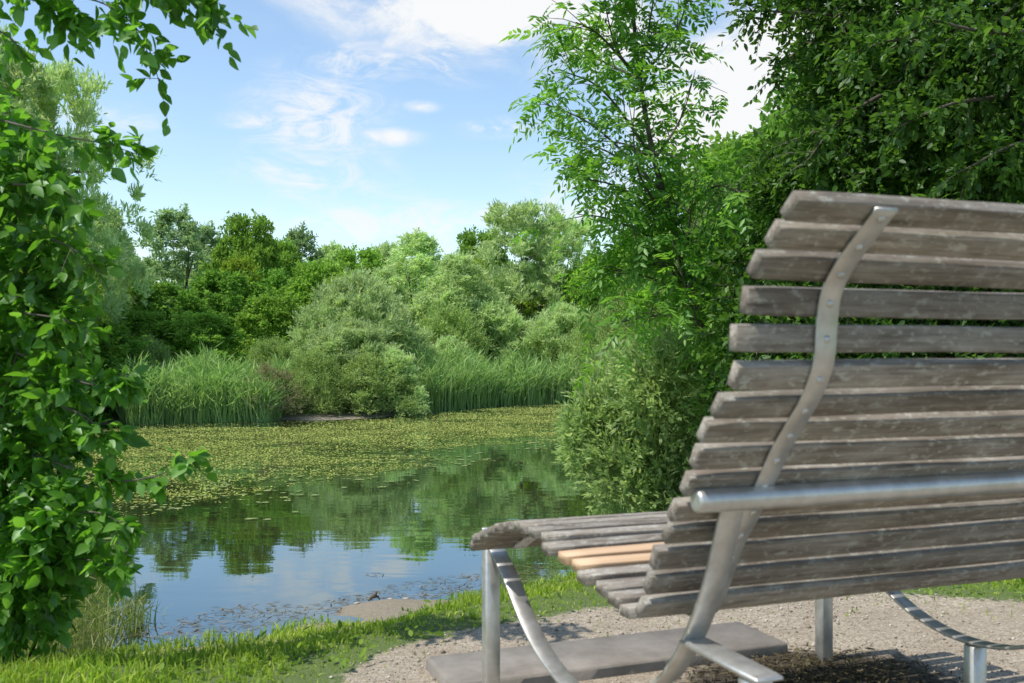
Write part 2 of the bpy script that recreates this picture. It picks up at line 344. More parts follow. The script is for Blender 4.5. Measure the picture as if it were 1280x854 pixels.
# ---------------------------------------------------------------- reeds
def reed_bed(n,poly,hmin,hmax,w,lean=.18):
    lo=poly.min(0);hi=poly.max(0); x=rng.uniform(lo[0],hi[0],n);y=rng.uniform(lo[1],hi[1],n)
    k=sdpoly(x,y,poly)<0; x=x[k];y=y[k];n=len(x)
    C=np.stack([x,y,np.maximum(height(x,y),WZ-.05)],1); H=rng.uniform(hmin,hmax,n)*(.85+.4*wob(x,y,1.1))
    a=blade_bend(C,H,np.full(n,w),lean)
    m=n*2; id=rng.integers(0,n,m); t=rng.uniform(.35,.95,m)
    C2=C[id]+np.stack([0*t,0*t,H[id]*t],1); A=rdir(m); A[:,2]=np.abs(A[:,2])+.3
    b=leaves(C2,A,rdir(m),rng.uniform(.3,.55,m)*(hmax/2.0),np.full(m,w*1.1),'lance')
    return ncomb(a,b)
R1=np.array([(-10.3,26.2),(-9.7,25.4),(-8,25.7),(-6.4,26.2),(-6.3,28.5),(-10,28.5)])
R2=np.array([(-3.2,30.2),(-2.3,31.0),(-.6,33.6),(1.4,35.2),(3.3,36.3),(5,35),(5.5,38),(-3,35)])
obj('reed_bed',mesh_np('reed_bed',*reed_bed(11000,R1,.95,1.65,.03,.42),[M_REED]),kind='stuff',label='tall green reeds along the far shore',category='reeds')
obj('reed_bed',mesh_np('reed_bed',*reed_bed(15000,R2,1.2,1.95,.034,.38),[M_REED]),kind='stuff',label='tall green reeds along the far shore',category='reeds')
R3=np.array([(-4.3,5.2),(-3.0,5.0),(-2.3,5.6),(-2.45,7.0),(-3.4,7.6),(-5,7.8)])
obj('sedge_tuft',mesh_np('sedge_tuft',*reed_bed(2600,R3,.15,.45,.007,.5),[M_SEDGE]),kind='stuff',label='thin green and straw-coloured sedge at the pond edge',category='sedge')

# ---------------------------------------------------------------- tree library
def env_points(M,h,w,cb,shape):
    out=[]
    while len(out)<M:
        t=rng.uniform(0,1)
        if shape=='round': r=math.sin(math.pi*min(1,(t*.80+.14)))**.6
        elif shape=='dome': r=math.sqrt(max(0,1-t*t))
        elif shape=='cone': r=(1-t)**.65*min(1,t*5+.3)
        else: r=math.sin(math.pi*(t*.8+.14))**.9
        a=rng.uniform(0,2*math.pi); q=math.sqrt(rng.uniform(.1,1))
        rr=r*q*w/2*(1+.16*math.sin(3*a+5*t)+.10*math.sin(7*a-3*t))
        out.append((rr*math.cos(a),rr*math.sin(a),h*(cb+(1-cb)*t*.95)))
    return np.array(out)
def tree_meshes(nm,h,w,cb,shape,M,K,kl,L,W,mt,cr=.16,droop=.2,kind='diamond',down=.2,trunk_r=.14,multi=1,spread=.9,updir=.35):
    Cc=env_points(M,h,w,cb,shape); size=cr*w*rng.uniform(.6,1.3,M)
    O=np.repeat(Cc,K,0)+rdir(M*K)*np.repeat(size,K)[:,None]*.35; D=rdir(M*K); outw=unit(O-np.array([0,0,h*(cb+.3*(1-cb))])); D=unit(D+outw*.55+np.array([0,0,updir]))
    ln=np.repeat(size,K)*rng.uniform(.5,1.1,M*K)
    pos,A=sprays(O,D,ln,kl,droop,spread,down)
    n=len(pos); N=unit(rdir(n)*.8+np.array([0,0,.7]))
    Ls=L*rng.uniform(.6,1.3,n)
    crown=mesh_np(nm+'_crown',*leaves(pos,A,N,Ls,Ls*W,kind),[mt])
    ac=Acc()
    for m in range(multi):
        b=np.array([rng.normal()*.25*(multi>1),rng.normal()*.25*(multi>1),0]); tp=np.array([rng.normal()*w*.1*(1 if multi==1 else 1.5),rng.normal()*w*.1*(1 if multi==1 else 1.5),h*.75])
        pts=curve([b-[0,0,.3],b+(tp-b)*.3+rng.normal(size=3)*.05*w*.3,b+(tp-b)*.65+rng.normal(size=3)*.06*w*.3,tp],4)
        tube(ac,pts,np.linspace(trunk_r,trunk_r*.15,len(pts)),7)
        for j in range(16//multi):
            i=rng.integers(3,len(pts)-1); c=Cc[rng.integers(0,M)]
            if c[2]<pts[i][2]: c=c*[1,1,0]+[0,0,pts[i][2]+.1*h]
            c=pts[i]+(c-pts[i])*.85
            mid=(pts[i]+c)/2-[0,0,.03*h]
            q=curve([pts[i],mid,c],3); tube(ac,q,np.linspace(trunk_r*.3,trunk_r*.05,len(q)),5)
    trunk=ac.mesh(nm+'_trunk',[M_BARK],True)
    return crown,trunk,h,w
LIB={}
LIB['willow']=tree_meshes('willow',9,6.5,.10,'round',230,24,8,.24,.26,M_SILV,cr=.10,droop=.25,down=.1,spread=.6,updir=.8)
LIB['willow2']=tree_meshes('willow2',9,5.5,.08,'oval',200,24,8,.24,.26,M_SILV,cr=.11,droop=.45,down=.3,spread=.5,updir=.5)
LIB['green']=tree_meshes('green',8,6,.08,'round',200,18,7,.22,.6,M_GREEN,cr=.11)
LIB['deep']=tree_meshes('deep',7,6,.02,'round',200,18,7,.21,.6,M_DEEP,cr=.11)
LIB['gold']=tree_meshes('gold',8,5.5,.06,'round',180,18,7,.21,.6,M_YEL,cr=.12)
LIB['airy']=tree_meshes('airy',10,5.5,.12,'oval',130,16,7,.24,.45,M_BLUE,cr=.12,updir=.6)
LIB['wshrub']=tree_meshes('wshrub',3.5,4.5,.0,'dome',220,24,8,.15,.26,M_SILV,cr=.10,droop=.25,down=.1,spread=.5,updir=.9,trunk_r=.04,multi=6)
LIB['oshrub']=tree_meshes('oshrub',3,4.5,.0,'dome',170,20,8,.13,.32,M_OLIVE,cr=.13,droop=.15,down=.1,spread=.6,updir=.9,trunk_r=.04,multi=6)
LIB['tshrub']=tree_meshes('tshrub',2.2,3,.0,'dome',90,14,7,.09,.25,M_TWIGGY,cr=.15,droop=.1,down=.0,spread=.6,updir=.9,trunk_r=.03,multi=8)
KINDS={'willow':('willow_tree','tree','silvery green willow tree with feathery crown on the far shore'),
'willow2':('willow_tree','tree','pale silver willow tree with drooping branches on the far shore'),
'green':('deciduous_tree','tree','mid-green deciduous tree beyond the reeds'),
'deep':('deciduous_tree','tree','dense dark green bushy tree beyond the reeds'),
'gold':('deciduous_tree','tree','yellow-green deciduous tree behind the willows'),
'airy':('poplar_tree','tree','airy blue-green poplar tree with loose crown'),
'wshrub':('willow_shrub','shrub','rounded silvery willow shrub at the water edge'),
'oshrub':('willow_shrub','shrub','olive green willow shrub leaning over the shore'),
'tshrub':('bare_twig_shrub','shrub','brownish twiggy shrub standing at the waterline')}
def place(kind,px,ytop,wpx,D,zb=None):
    cr,tr,h,w=LIB[kind]; X=(px-640)/F*D; zt=CH+(HY-ytop)/F*D
    zb=float(height(X,D)) if zb is None else zb
    zb=max(zb,WZ-.1)
    nm,cat,lab=KINDS[kind]
    e=bpy.data.objects.new(nm,None); COL.objects.link(e); e['label']=lab; e['category']=cat
    e['group']='trees around the pond' if cat=='tree' else 'shrubs along the pond shore'
    sz=(zt-zb)/h/1.0; sw=wpx/F*D/w*1.0
    e.location=(X,D,zb); e.rotation_euler=(0,0,rng.uniform(0,6.28)); e.scale=(sw,sw,sz)
    for m,pn in ((tr,'trunk'),(cr,'crown')):
        if cat=='shrub': pn={'trunk':'stems','crown':'foliage'}[pn]
        o=bpy.data.objects.new(pn,m); COL.objects.link(o); o.parent=e
FAR=[('willow',72,80,190,30),('willow',-30,40,220,28),('willow2',135,260,90,34),('willow2',165,320,80,36),('gold',70,285,120,26),('deep',110,400,150,27),('deep',20,380,180,24),
('airy',215,262,125,47),('airy',255,282,100,50),('green',310,272,110,44),('airy',375,286,85,50),('green',345,300,90,48),('willow2',415,305,90,52),('green',450,312,100,50),('willow',480,305,80,53),('willow2',520,290,110,42),('willow2',572,318,110,40),('willow2',480,335,90,41),
('green',600,290,100,50),('gold',590,322,70,46),('willow',652,252,150,43),('willow',708,268,120,45),('green',745,318,100,42),('green',800,290,120,40),
('deep',200,352,140,34),('deep',285,340,140,38),('green',245,392,130,31),('green',400,328,115,40),('green',345,370,110,35),('green',180,390,100,31),
('deep',330,335,100,42),('gold',430,345,90,39),('gold',300,320,70,40),
('wshrub',448,348,170,32.5),('wshrub',400,385,100,31.5),('wshrub',505,408,110,33),('wshrub',440,405,150,30.2),('oshrub',465,448,130,29),('wshrub',490,440,90,29.6),('oshrub',390,445,90,28.4),('tshrub',335,462,105,27.0),('tshrub',298,490,60,26.6),('oshrub',340,430,80,30),
('oshrub',185,430,80,28.8),('wshrub',560,425,80,35.5),
('wshrub',612,378,140,40),('gold',668,372,110,44),('wshrub',705,386,130,39),('oshrub',560,392,120,38),('deep',655,330,120,47),('oshrub',745,398,90,37),('green',540,378,90,44)]
for a in FAR: place(*a)
for i in range(17):
    px=-250+i*95+rng.uniform(-20,20); place(['green','willow','deep','airy'][i%4],px,330+rng.uniform(-15,20),190,66+rng.uniform(-4,8))
for X_,Y_,zt,w_,kd in ((6,17,6.5,4.5,'deep'),(9,13,7,5,'deep'),(5.2,24,6,4.5,'green'),(10,21,8,6,'green'),(12,9,7.5,6,'deep'),(3.7,19,3.2,3.0,'oshrub'),(3.6,27,3.0,3.0,'oshrub'),(-10,11,4,4,'deep'),(-13,14,6,5,'green'),(-16,20,8,6,'willow')):
    px=640+X_/Y_*F; place(kd,px,HY-(zt-CH)*F/Y_,w_*F/Y_,Y_)

# ---------------------------------------------------------------- clump plants
def clump_plant(name,cat,label,clumps,K,kl,L,Wr,mt,kind,droop=.2,down=.2,spread=.9,updir=.2,stem_to=None,stem_r=.02,parts=('stems','foliage'),jit=.35,lines=(),extra_stems=(),twigs=900,dx=0):
    O=[];D=[];ln=[]
    cs=[]
    for (px,py,d,r,wt) in clumps:
        c=P(px+dx,py,d); R=r/F*d; n=int(K*wt)
        q=rdir(n)*(rng.uniform(0,1,(n,1))**.45)*R*np.array([1,1.15,1]); O.append(c+q); dd=unit(q/R+rdir(n)*.7+np.array([0,0,updir])); D.append(dd); ln.append(R*jit*rng.uniform(.6,1.3,n)); cs.append(c)
    ac=Acc()
    for (pts,dens,sl) in lines:
        q=curve([P(*p) for p in pts],8)
        tube(ac,q,np.linspace(stem_r*.45,stem_r*.12,len(q)),6)
        n=dens; t=rng.uniform(.18,1,n)*(len(q)-1.001); i=t.astype(int); fr=(t-i)[:,None]
        o=q[i]*(1-fr)+q[i+1]*fr; tg=unit(q[i+1]-q[i]); dd=unit(tg*.6+rdir(n)*.8)
        O.append(o); D.append(dd); ln.append(sl*rng.uniform(.5,1.3,n))
    O=np.concatenate(O);D=np.concatenate(D);ln=np.concatenate(ln)
    pos,A=sprays(O,D,ln,kl,droop,spread,down); n=len(pos)
    N=unit(rdir(n)*.75+np.array([0,0,.8])); Ls=L*rng.uniform(.55,1.25,n)
    cm=mesh_np(name+'_leaves',*leaves(pos,A,N,Ls,Ls*Wr,kind),[mt])
    base=np.array(stem_to,float)
    for c in cs:
        b=base+np.array([rng.normal()*.12,rng.normal()*.12,-.1]); mid=b+(c-b)*.5+np.array([rng.normal()*.06,rng.normal()*.06,-.02])
        mid[2]=b[2]+(c[2]-b[2])*.55
        q=curve([b,mid,c],6); tube(ac,q,np.linspace(stem_r,stem_r*.2,len(q)),6)
    for pts,r0,r1 in extra_stems:
        q=curve([P(*p) for p in pts],6); tube(ac,q,np.linspace(r0,r1,len(q)),8)
    m=min(len(O),twigs); sel=rng.choice(len(O),m,replace=False)
    for i in sel:
        e=O[i]+D[i]*ln[i]*.95; e[2]-=droop*ln[i]*.9; mm=O[i]+D[i]*ln[i]*.5; mm[2]-=droop*ln[i]*.25
        tube(ac,[O[i],mm,e],[stem_r*.14,stem_r*.1,stem_r*.05],3,cap=False)
    sm=ac.mesh(name+'_stems',[M_BARK],True)
    e=bpy.data.objects.new(name,None); COL.objects.link(e); e.location=base; e['label']=label; e['category']=cat
    Mi=Matrix.Translation(-Vector(base))
    cm.transform(Mi); sm.transform(Mi)
    obj(parts[0],sm,e); obj(parts[1],cm,e)
    return e
hb=lambda x,y: (x,y,float(height(x,y)))
clump_plant('willow_shrub','shrub','soft grey-green fine-leaved willow shrub overhanging the pond bank',
 [(800,520,10.8,70,1.2),(760,540,10.8,45,1),(860,500,11.0,65,1.1),(830,570,10.5,60,1.1),(780,595,10.5,45,1),(890,560,11,65,1),(870,620,10.4,50,.9),(735,570,10.8,28,.6),(820,625,10.4,42,.8),(900,480,11.2,55,.8),(820,480,10.0,48,.9),(930,600,10.8,65,.8),(850,460,10.0,42,.7),(770,505,10.8,35,.7),(728,535,10.8,22,.4)],
 420,9,.085,.34,M_OLN,'diamond',droop=.12,down=.0,spread=.6,updir=.6,stem_to=hb(2.6,10.6),stem_r=.012,jit=.6,twigs=200)

# ---------------------------------------------------------------- ash tree
def ash():
    D0=9.0; ac=Acc()
    trunk=[(960,690,9.2),(915,560,9.1),(890,450,9),(865,370,9),(842,285,9),(818,200,8.9),(800,100,8.9),(790,0,8.8),(782,-130,8.8)]
    q=curve([P(*p) for p in trunk],5); tube(ac,q,np.linspace(.045,.012,len(q)),9)
    limbs=[[(865,370),(822,305),(765,275),(722,268)],[(842,285),(775,235),(712,222)],[(828,240),(745,160),(678,128)],[(818,200),(755,115),(702,88)],[(800,100),(750,45),(720,28)],[(800,100),(842,45),(865,-15)],[(818,200),(850,150),(868,95)],[(842,285),(890,235),(925,240)],[(865,370),(805,345),(750,335)],[(878,400),(820,395),(765,405)],[(882,430),(925,340),(955,285)],[(842,285),(800,220),(790,150)],[(790,0),(750,-40),(720,-60)],[(790,0),(820,-40),(850,-70)],[(865,370),(860,300),(870,220)],[(890,450),(930,400),(960,380)],[(878,400),(850,350),(820,340)],[(842,285),(820,270),(760,320)],[(800,100),(770,60),(755,0)],
     [(842,285),(850,220),(830,150)],[(800,100),(810,40),(820,-20)],[(818,200),(780,180),(730,175)],[(865,370),(830,330),(790,300)],[(890,450),(870,400),(840,300)],[(878,400),(880,330),(900,260)],[(828,240),(760,190),(690,170)],[(800,100),(760,80),(712,60)]]
    O=[];DD=[]
    for li,l in enumerate(limbs):
        dz=rng.uniform(-1.0,1.0)
        pts=[P(p[0],p[1],D0+dz*(i/(len(l)-1))) for i,p in enumerate(l)]
        c=curve(pts,7); tube(ac,c,np.linspace(.015,.004,len(c)),6)
        low=l[-1][1]>230
        nt_=13 if low else 9
        for t in range(nt_):
            u=rng.uniform(.2,1)*(len(c)-1.01); i=int(u); o=c[i]; tg=unit(c[i+1]-c[i]); d=unit(tg*.7+rng.normal(size=3)*.65+[0,0,.25])
            tl=rng.uniform(.2,.5); e=o+d*tl; e[2]-=.05
            tube(ac,[o,(o+e)/2+[0,0,.02],e],[.005,.0035,.002],4,cap=False)
            for k in range(5):
                f=.2+.8*k/4; O.append(o*(1-f)+e*f); DD.append(unit(d*.6+rng.normal(size=3)*.7+[0,0,.05]))
    for t in range(160):
        u=rng.uniform(.35,1)*(len(q)-1.01); i=int(u); O.append(q[i]+rng.normal(size=3)*.04); DD.append(unit(rng.normal(size=3)+[0,0,.2]))
    O=np.array(O);DD=np.array(DD); n=len(O)
    Lr=rng.uniform(.19,.31,n); side=unit(np.cross(DD,np.array([0,0,1.0])+.4*rng.normal(size=(n,3)))); parts=[]
    for k in range(6):
        t=.25+.75*k/5
        p=O+DD*(Lr*t)[:,None]; p[:,2]-=Lr*.45*t*t
        tg=DD.copy(); tg[:,2]-=.9*t; tg=unit(tg)
        nn=unit(np.cross(side,tg)+.25*rng.normal(size=(n,3)))
        if k==5: sgs=[0]
        else: sgs=[1,-1]
        for sg in sgs:
            A=tg*.55+side*sg*.85 if sg else tg
            A=A+.12*rng.normal(size=(n,3)); A[:,2]-=.15
            Ls=Lr*.34*rng.uniform(.8,1.15,n)*(1-.25*abs(t-.6))
            parts.append(leaves(p,A,nn,Ls,Ls*.34,'lance'))
    cm=mesh_np('ash_crown',*ncomb(*parts),[M_ASH]); sm=ac.mesh('ash_trunk',[M_BARK],True)
    b=P(960,690,9.2); b[2]=float(height(b[0],b[1])); e=bpy.data.objects.new('ash_tree',None); COL.objects.link(e); e.location=b
    e['label']='young ash tree with bright green feathery compound leaves by the pond'; e['category']='tree'
    for m in (cm,sm): m.transform(Matrix.Translation(-Vector(b)))
    obj('trunk',sm,e); obj('crown',cm,e)
ash()
clump_plant('elder_shrub','shrub','green leafy elder shrub growing around the ash tree',
 [(895,335,10.6,42,.9),(860,390,10.8,36,.7),(915,275,10.6,38,.8),(905,410,10.6,48,1),(935,235,10.6,26,.5)],
 170,8,.08,.42,M_ELD,'lance',droop=.3,down=.35,updir=.2,stem_to=hb(2.9,10.6),stem_r=.03,jit=.6)
clump_plant('shade_tree','tree','large dark leafy tree spreading over the bench clearing',
 [(1035,20,7.5,55,1),(1090,0,7,80,1.2),(1180,-20,6.5,105,1.4),(1290,-10,6,125,1.5),(1055,110,7.3,50,1),(1120,100,7,80,1.3),(1220,90,6.5,105,1.5),(1320,120,6.2,120,1.4),(1030,185,7.6,42,.8),(1075,190,7.3,68,1.1),(1160,200,7,88,1.3),(1270,210,6.6,100,1.4),(980,228,7.8,32,.6),(1005,-50,7.5,60,.8),(1100,-100,7,120,1.2),(1250,-150,6.5,150,1.2),(1400,0,6.4,140,1.2),(1400,200,6.8,140,1.2),(1020,260,8,75,1),(1110,290,7.6,90,1),(1220,300,7.2,100,1),(1330,300,7,110,1)],
 300,10,.060,.5,M_DARK,'lance',droop=.3,down=.25,spread=.85,updir=.1,stem_to=hb(4.3,8.2),stem_r=.035,parts=('trunk','crown'),jit=.5,
 lines=[([(1060,60,7.2),(1010,55,7.2),(985,75,7.1),(968,98,7.1)],30,.24),([(1060,20,7.1),(980,15,7),(925,14,7)],36,.26),([(1060,150,7),(1010,168,7),(955,190,7)],30,.24),([(1100,120,6.5),(1050,150,6.4),(1010,200,6.4)],40,.25),([(1180,60,6.3),(1120,50,6.0),(1060,70,5.9)],44,.25),([(1260,120,6.0),(1190,130,5.7),(1120,160,5.6)],50,.26),([(1300,40,5.7),(1230,40,5.4),(1150,20,5.3)],50,.26),([(1330,170,5.9),(1270,180,5.6),(1200,215,5.5)],46,.25)],
 extra_stems=[([(1300,640,8.2),(1290,450,8.1),(1280,300,8.1)],.12,.07)])
clump_plant('hazel_shrub','shrub','dense dark green shrub growing behind the bench',
 [(960,330,8.2,65,1),(950,420,8,75,1.2),(1010,500,7.6,85,1.3),(935,520,8.3,58,1),(960,600,8,70,1.1),(1040,400,7.8,90,1.3),(1120,480,7.4,100,1.4),(1060,600,7.2,85,1.2),(990,660,7.3,50,.8),(1130,380,7.8,90,1.2)],
 240,9,.070,.5,M_DARK,'lance',droop=.25,down=.3,updir=.15,stem_to=hb(3.0,7.7),stem_r=.04,jit=.42)
clump_plant('hazel_shrub','shrub','dense dark green shrub at the edge of the gravel path',
 [(1200,420,7.2,100,1.3),(1290,480,7,110,1.4),(1180,560,6.8,90,1.3),(1260,600,6.5,95,1.3),(1130,640,6.8,60,1),(1200,670,6.4,60,1),(1290,680,6.3,60,1),(1340,560,6.6,100,1.2),(1380,420,7,120,1.2),(1080,680,7,45,.7)],
 240,9,.070,.5,M_DARK,'lance',droop=.25,down=.3,updir=.15,stem_to=hb(3.5,6.6),stem_r=.04,jit=.42)

# ---------------------------------------------------------------- near shrub on the left
clump_plant('dogwood_shrub','shrub','leafy bright green dogwood shrub with pointed oval leaves',
 [(-20,145,3.3,45,.5),(0,205,3.3,62,1.2),(45,215,3.2,35,.7),(15,300,3.3,72,1.3),(65,330,3.2,35,.7),(10,390,3.3,78,1.4),(60,400,3.2,36,.7),(15,480,3.3,78,1.4),(75,485,3.1,30,.6),(15,560,3.3,72,1.3),(65,555,3.2,36,.7),(20,640,3.2,72,1.3),(85,640,3.1,38,.8),(25,710,3.2,55,1.2),(80,695,3.1,40,.9),(-70,250,3.5,110,1.6),(-80,450,3.5,120,1.7),(-70,640,3.4,110,1.6),(-60,60,3.4,60,.6),(0,755,3.2,48,1.1),(55,748,3.15,38,.8),(-50,760,3.2,60,1.2),(30,450,3.6,70,.8),(30,620,3.6,70,.8),(30,740,3.5,55,.8)],
 78,6,.053,.60,M_NEAR,'ovate',droop=.35,down=.5,spread=.85,updir=.15,stem_to=hb(-2.0,3.5),stem_r=.009,jit=.6,dx=-10,
 lines=[([(-80,-70,3.2),(50,-15,3.1),(130,5,3.05),(178,45,3.0),(200,104,3.0)],32,.10),([(-60,-100,3.2),(80,-55,3.1),(190,-22,3.0),(272,20,3.0)],48,.10),([(-60,-35,3.2),(40,0,3.1),(105,28,3.1)],34,.11),([(-60,-70,3.1),(60,-65,3.0),(240,-50,3.0)],30,.12),
 ([(-40,25,3.2),(10,45,3.1),(35,78,3.1)],8,.1),([(0,150,3.2),(70,168,3.1),(130,180,3.05),(178,195,3.0)],18,.08),([(20,290,3.2),(80,305,3.1),(128,342,3.1)],14,.09),([(20,560,3.2),(130,598,3.05),(190,596,3.0),(238,576,3.0)],24,.07),([(20,440,3.2),(110,480,3.1),(160,470,3.05)],20,.08),([(60,650,3.1),(115,640,3.05),(158,656,3.0)],18,.08),([(60,500,3.1),(105,520,3.05),(135,545,3.05)],14,.08),([(40,690,3.1),(110,700,3.05),(150,710,3.0)],16,.08),([(20,390,3.1),(80,400,3.05),(110,418,3.0)],12,.08),([(10,230,3.1),(70,235,3.05),(100,258,3.0)],12,.08)])

# ---------------------------------------------------------------- bench
M_WOOD,nt,out=mat('weathered_wood')
tc=nd(nt,'ShaderNodeTexCoord'); mp=nd(nt,'ShaderNodeMapping'); mp.inputs['Scale'].default_value=(2.4,36,36); nt.links.new(tc.outputs['Object'],mp.inputs[0])
mps=nd(nt,'ShaderNodeMapping'); mps.inputs['Scale'].default_value=(.55,1,1); nt.links.new(tc.outputs['Object'],mps.inputs[0])
g=nd(nt,'ShaderNodeNewGeometry')
gr=noise(nt,mp.outputs[0],2.2,8,.7,.4); bl=noise(nt,mps.outputs[0],13,6,.65); sp=noise(nt,mps.outputs[0],75,5,.75)
mp2=nd(nt,'ShaderNodeMapping'); mp2.inputs['Scale'].default_value=(3,150,150); nt.links.new(tc.outputs['Object'],mp2.inputs[0]); fine=noise(nt,mp2.outputs[0],2,4,.75)
c=ramp(nt,gr,[(.28,(.065,.052,.038)),(.44,(.165,.138,.108)),(.57,(.235,.207,.172)),(.74,(.36,.33,.285))])
c=mixc(nt,math_(nt,'MULTIPLY',ramp(nt,bl,[(.48,(0,0,0)),(.64,(1,1,1))]),.5),c,(.33,.305,.26))
c=mixc(nt,math_(nt,'MULTIPLY',ramp(nt,bl,[(.34,(1,1,1)),(.47,(0,0,0))]),.45),c,(.11,.078,.052))
c=mixc(nt,math_(nt,'MULTIPLY',ramp(nt,fine,[(.34,(1,1,1)),(.5,(0,0,0))]),.55),c,(.045,.035,.027))
c=mixc(nt,math_(nt,'MULTIPLY',ramp(nt,sp,[(.55,(0,0,0)),(.61,(1,1,1))]),.5),c,(.42,.42,.36))
hs=nd(nt,'ShaderNodeHueSaturation'); nt.links.new(c,hs.inputs['Color']); nt.links.new(math_(nt,'MULTIPLY_ADD',g.outputs['Random Per Island'],.5,.85),hs.inputs['Value'])
princ(nt,out,Base_Color=hs.outputs[0],Roughness=.88,Normal=bump(nt,math_(nt,'ADD',gr,math_(nt,'MULTIPLY',fine,.5)),.4,.003))
M_NEW,nt,out=mat('new_wood')
tc=nd(nt,'ShaderNodeTexCoord'); mp=nd(nt,'ShaderNodeMapping'); mp.inputs['Scale'].default_value=(1.5,30,30); nt.links.new(tc.outputs['Object'],mp.inputs[0])
gr=noise(nt,mp.outputs[0],2,5,.6,.3)
princ(nt,out,Base_Color=ramp(nt,gr,[(.3,(.46,.29,.16)),(.7,(.66,.46,.29))]),Roughness=.6,Normal=bump(nt,gr,.2,.002))
M_STEEL,nt,out=mat('brushed_steel')
tc=nd(nt,'ShaderNodeTexCoord'); n1=noise(nt,tc.outputs['Object'],22,5,.6); n2=noise(nt,tc.outputs['Object'],160,2)
princ(nt,out,Base_Color=ramp(nt,n1,[(.3,(.44,.43,.40)),(.7,(.64,.63,.60))]),Metallic=.72,Roughness=math_(nt,'MULTIPLY_ADD',n1,.22,.30),Normal=bump(nt,n2,.12,.001))
M_CONC,nt,out=mat('concrete')
tc=nd(nt,'ShaderNodeTexCoord'); n1=noise(nt,tc.outputs['Object'],6,6,.65); n2=noise(nt,tc.outputs['Object'],90,3)
princ(nt,out,Base_Color=mixc(nt,math_(nt,'MULTIPLY',n2,.5),ramp(nt,n1,[(.3,(.13,.11,.09)),(.7,(.29,.26,.225))]),(.18,.165,.145)),Roughness=.92,Normal=bump(nt,n2,.4,.003))
PR=[(.185,.535),(.2005,.556),(.2957,.597),(.411,.632),(.517,.652),(.637,.655),(.747,.640),(.865,.621),(.978,.602),(1.06,.592),(1.10,.60),(1.13,.638),(1.1815,.730),(1.2205,.779),(1.2824,.866),(1.313,.909),(1.351,.952),(1.386,.992),(1.412,1.04),(1.418,1.09),(1.430,1.143),(1.468,1.190),(1.512,1.226),(1.552,1.258)]
cp=curve(np.array(PR),12); seg=np.r_[0,np.cumsum(np.linalg.norm(np.diff(cp,axis=0),axis=1))]
def at(s): return np.array([np.interp(s,seg,cp[:,0]),np.interp(s,seg,cp[:,1])])
TOT=seg[-1]
def frame(s):
    a=at(max(0,s-.012)); b=at(min(TOT,s+.012)); t=(b-a)/np.linalg.norm(b-a); return at(s),t,np.array([t[1],-t[0]])
pitch=.0535; ns=int(TOT/pitch); pitch=(TOT-.044)/(ns-1)
seat=Acc(); back=Acc(); SW=.0410; ST=.021
bolts=[]
xl,xr=-.140,1.185
for i in range(ns):
    s=.022+i*pitch; c,t,nn=frame(s)
    bv=.0028; prof=[(-SW/2+bv,-ST/2),(SW/2-bv,-ST/2),(SW/2-bv*.3,-ST/2+bv*.3),(SW/2,-ST/2+bv),(SW/2,ST/2-bv),(SW/2-bv*.3,ST/2-bv*.3),(SW/2-bv,ST/2),(-SW/2+bv,ST/2),(-SW/2+bv*.3,ST/2-bv*.3),(-SW/2,ST/2-bv),(-SW/2,-ST/2+bv),(-SW/2+bv*.3,-ST/2+bv*.3)]
    tw=rng.normal()*.035; jx=rng.normal()*.005; V=[]; xsn=np.linspace(xl+jx,xr+jx,27); ph=rng.uniform(0,6.28,3)
    for xx in xsn:
        w1=.0012*math.sin(xx*5+ph[0])+.0004*math.sin(xx*17+ph[1]); w2=.001*math.sin(xx*6+ph[2])
        e=1.0 if (xx!=xsn[0] and xx!=xsn[-1]) else .95
        for a,b in prof:
            a2=a*e+tw*b*.5+rng.normal()*.0002; b2=b*e-tw*a+rng.normal()*.0001
            p=c+t*(a2+w1)+nn*(b2+w2); V.append((xx,-p[0],p[1]-.1))
    k=len(prof); Fc=[]
    for a in range(len(xsn)-1):
        for b in range(k): Fc.append((a*k+b,(a+1)*k+b,(a+1)*k+(b+1)%k,a*k+(b+1)%k))
    Fc.append(tuple(range(k))); Fc.append(tuple((len(xsn)-1)*k+b for b in range(k))[::-1])
    isnew=any(abs(c[0]-q)<.027 for q in (.765,.82)) and c[1]<.7
    (seat if c[0]<1.112 and c[1]<.7 else back).add(V,Fc,1 if isnew else 0)
    bolts.append(s)
BE=bpy.data.objects.new('park_bench',None); COL.objects.link(BE); BE.location=(-.05,2.8,0); BE.rotation_euler=(0,0,math.atan2(.358,.934))
BE['label']='weathered wooden slatted lounger bench with curved steel frame'; BE['category']='bench'
obj('seat',seat.mesh('seat',[M_WOOD,M_NEW]),BE,label='slatted seat with two pale new replacement slats')
obj('backrest',back.mesh('backrest',[M_WOOD,M_NEW]),BE)
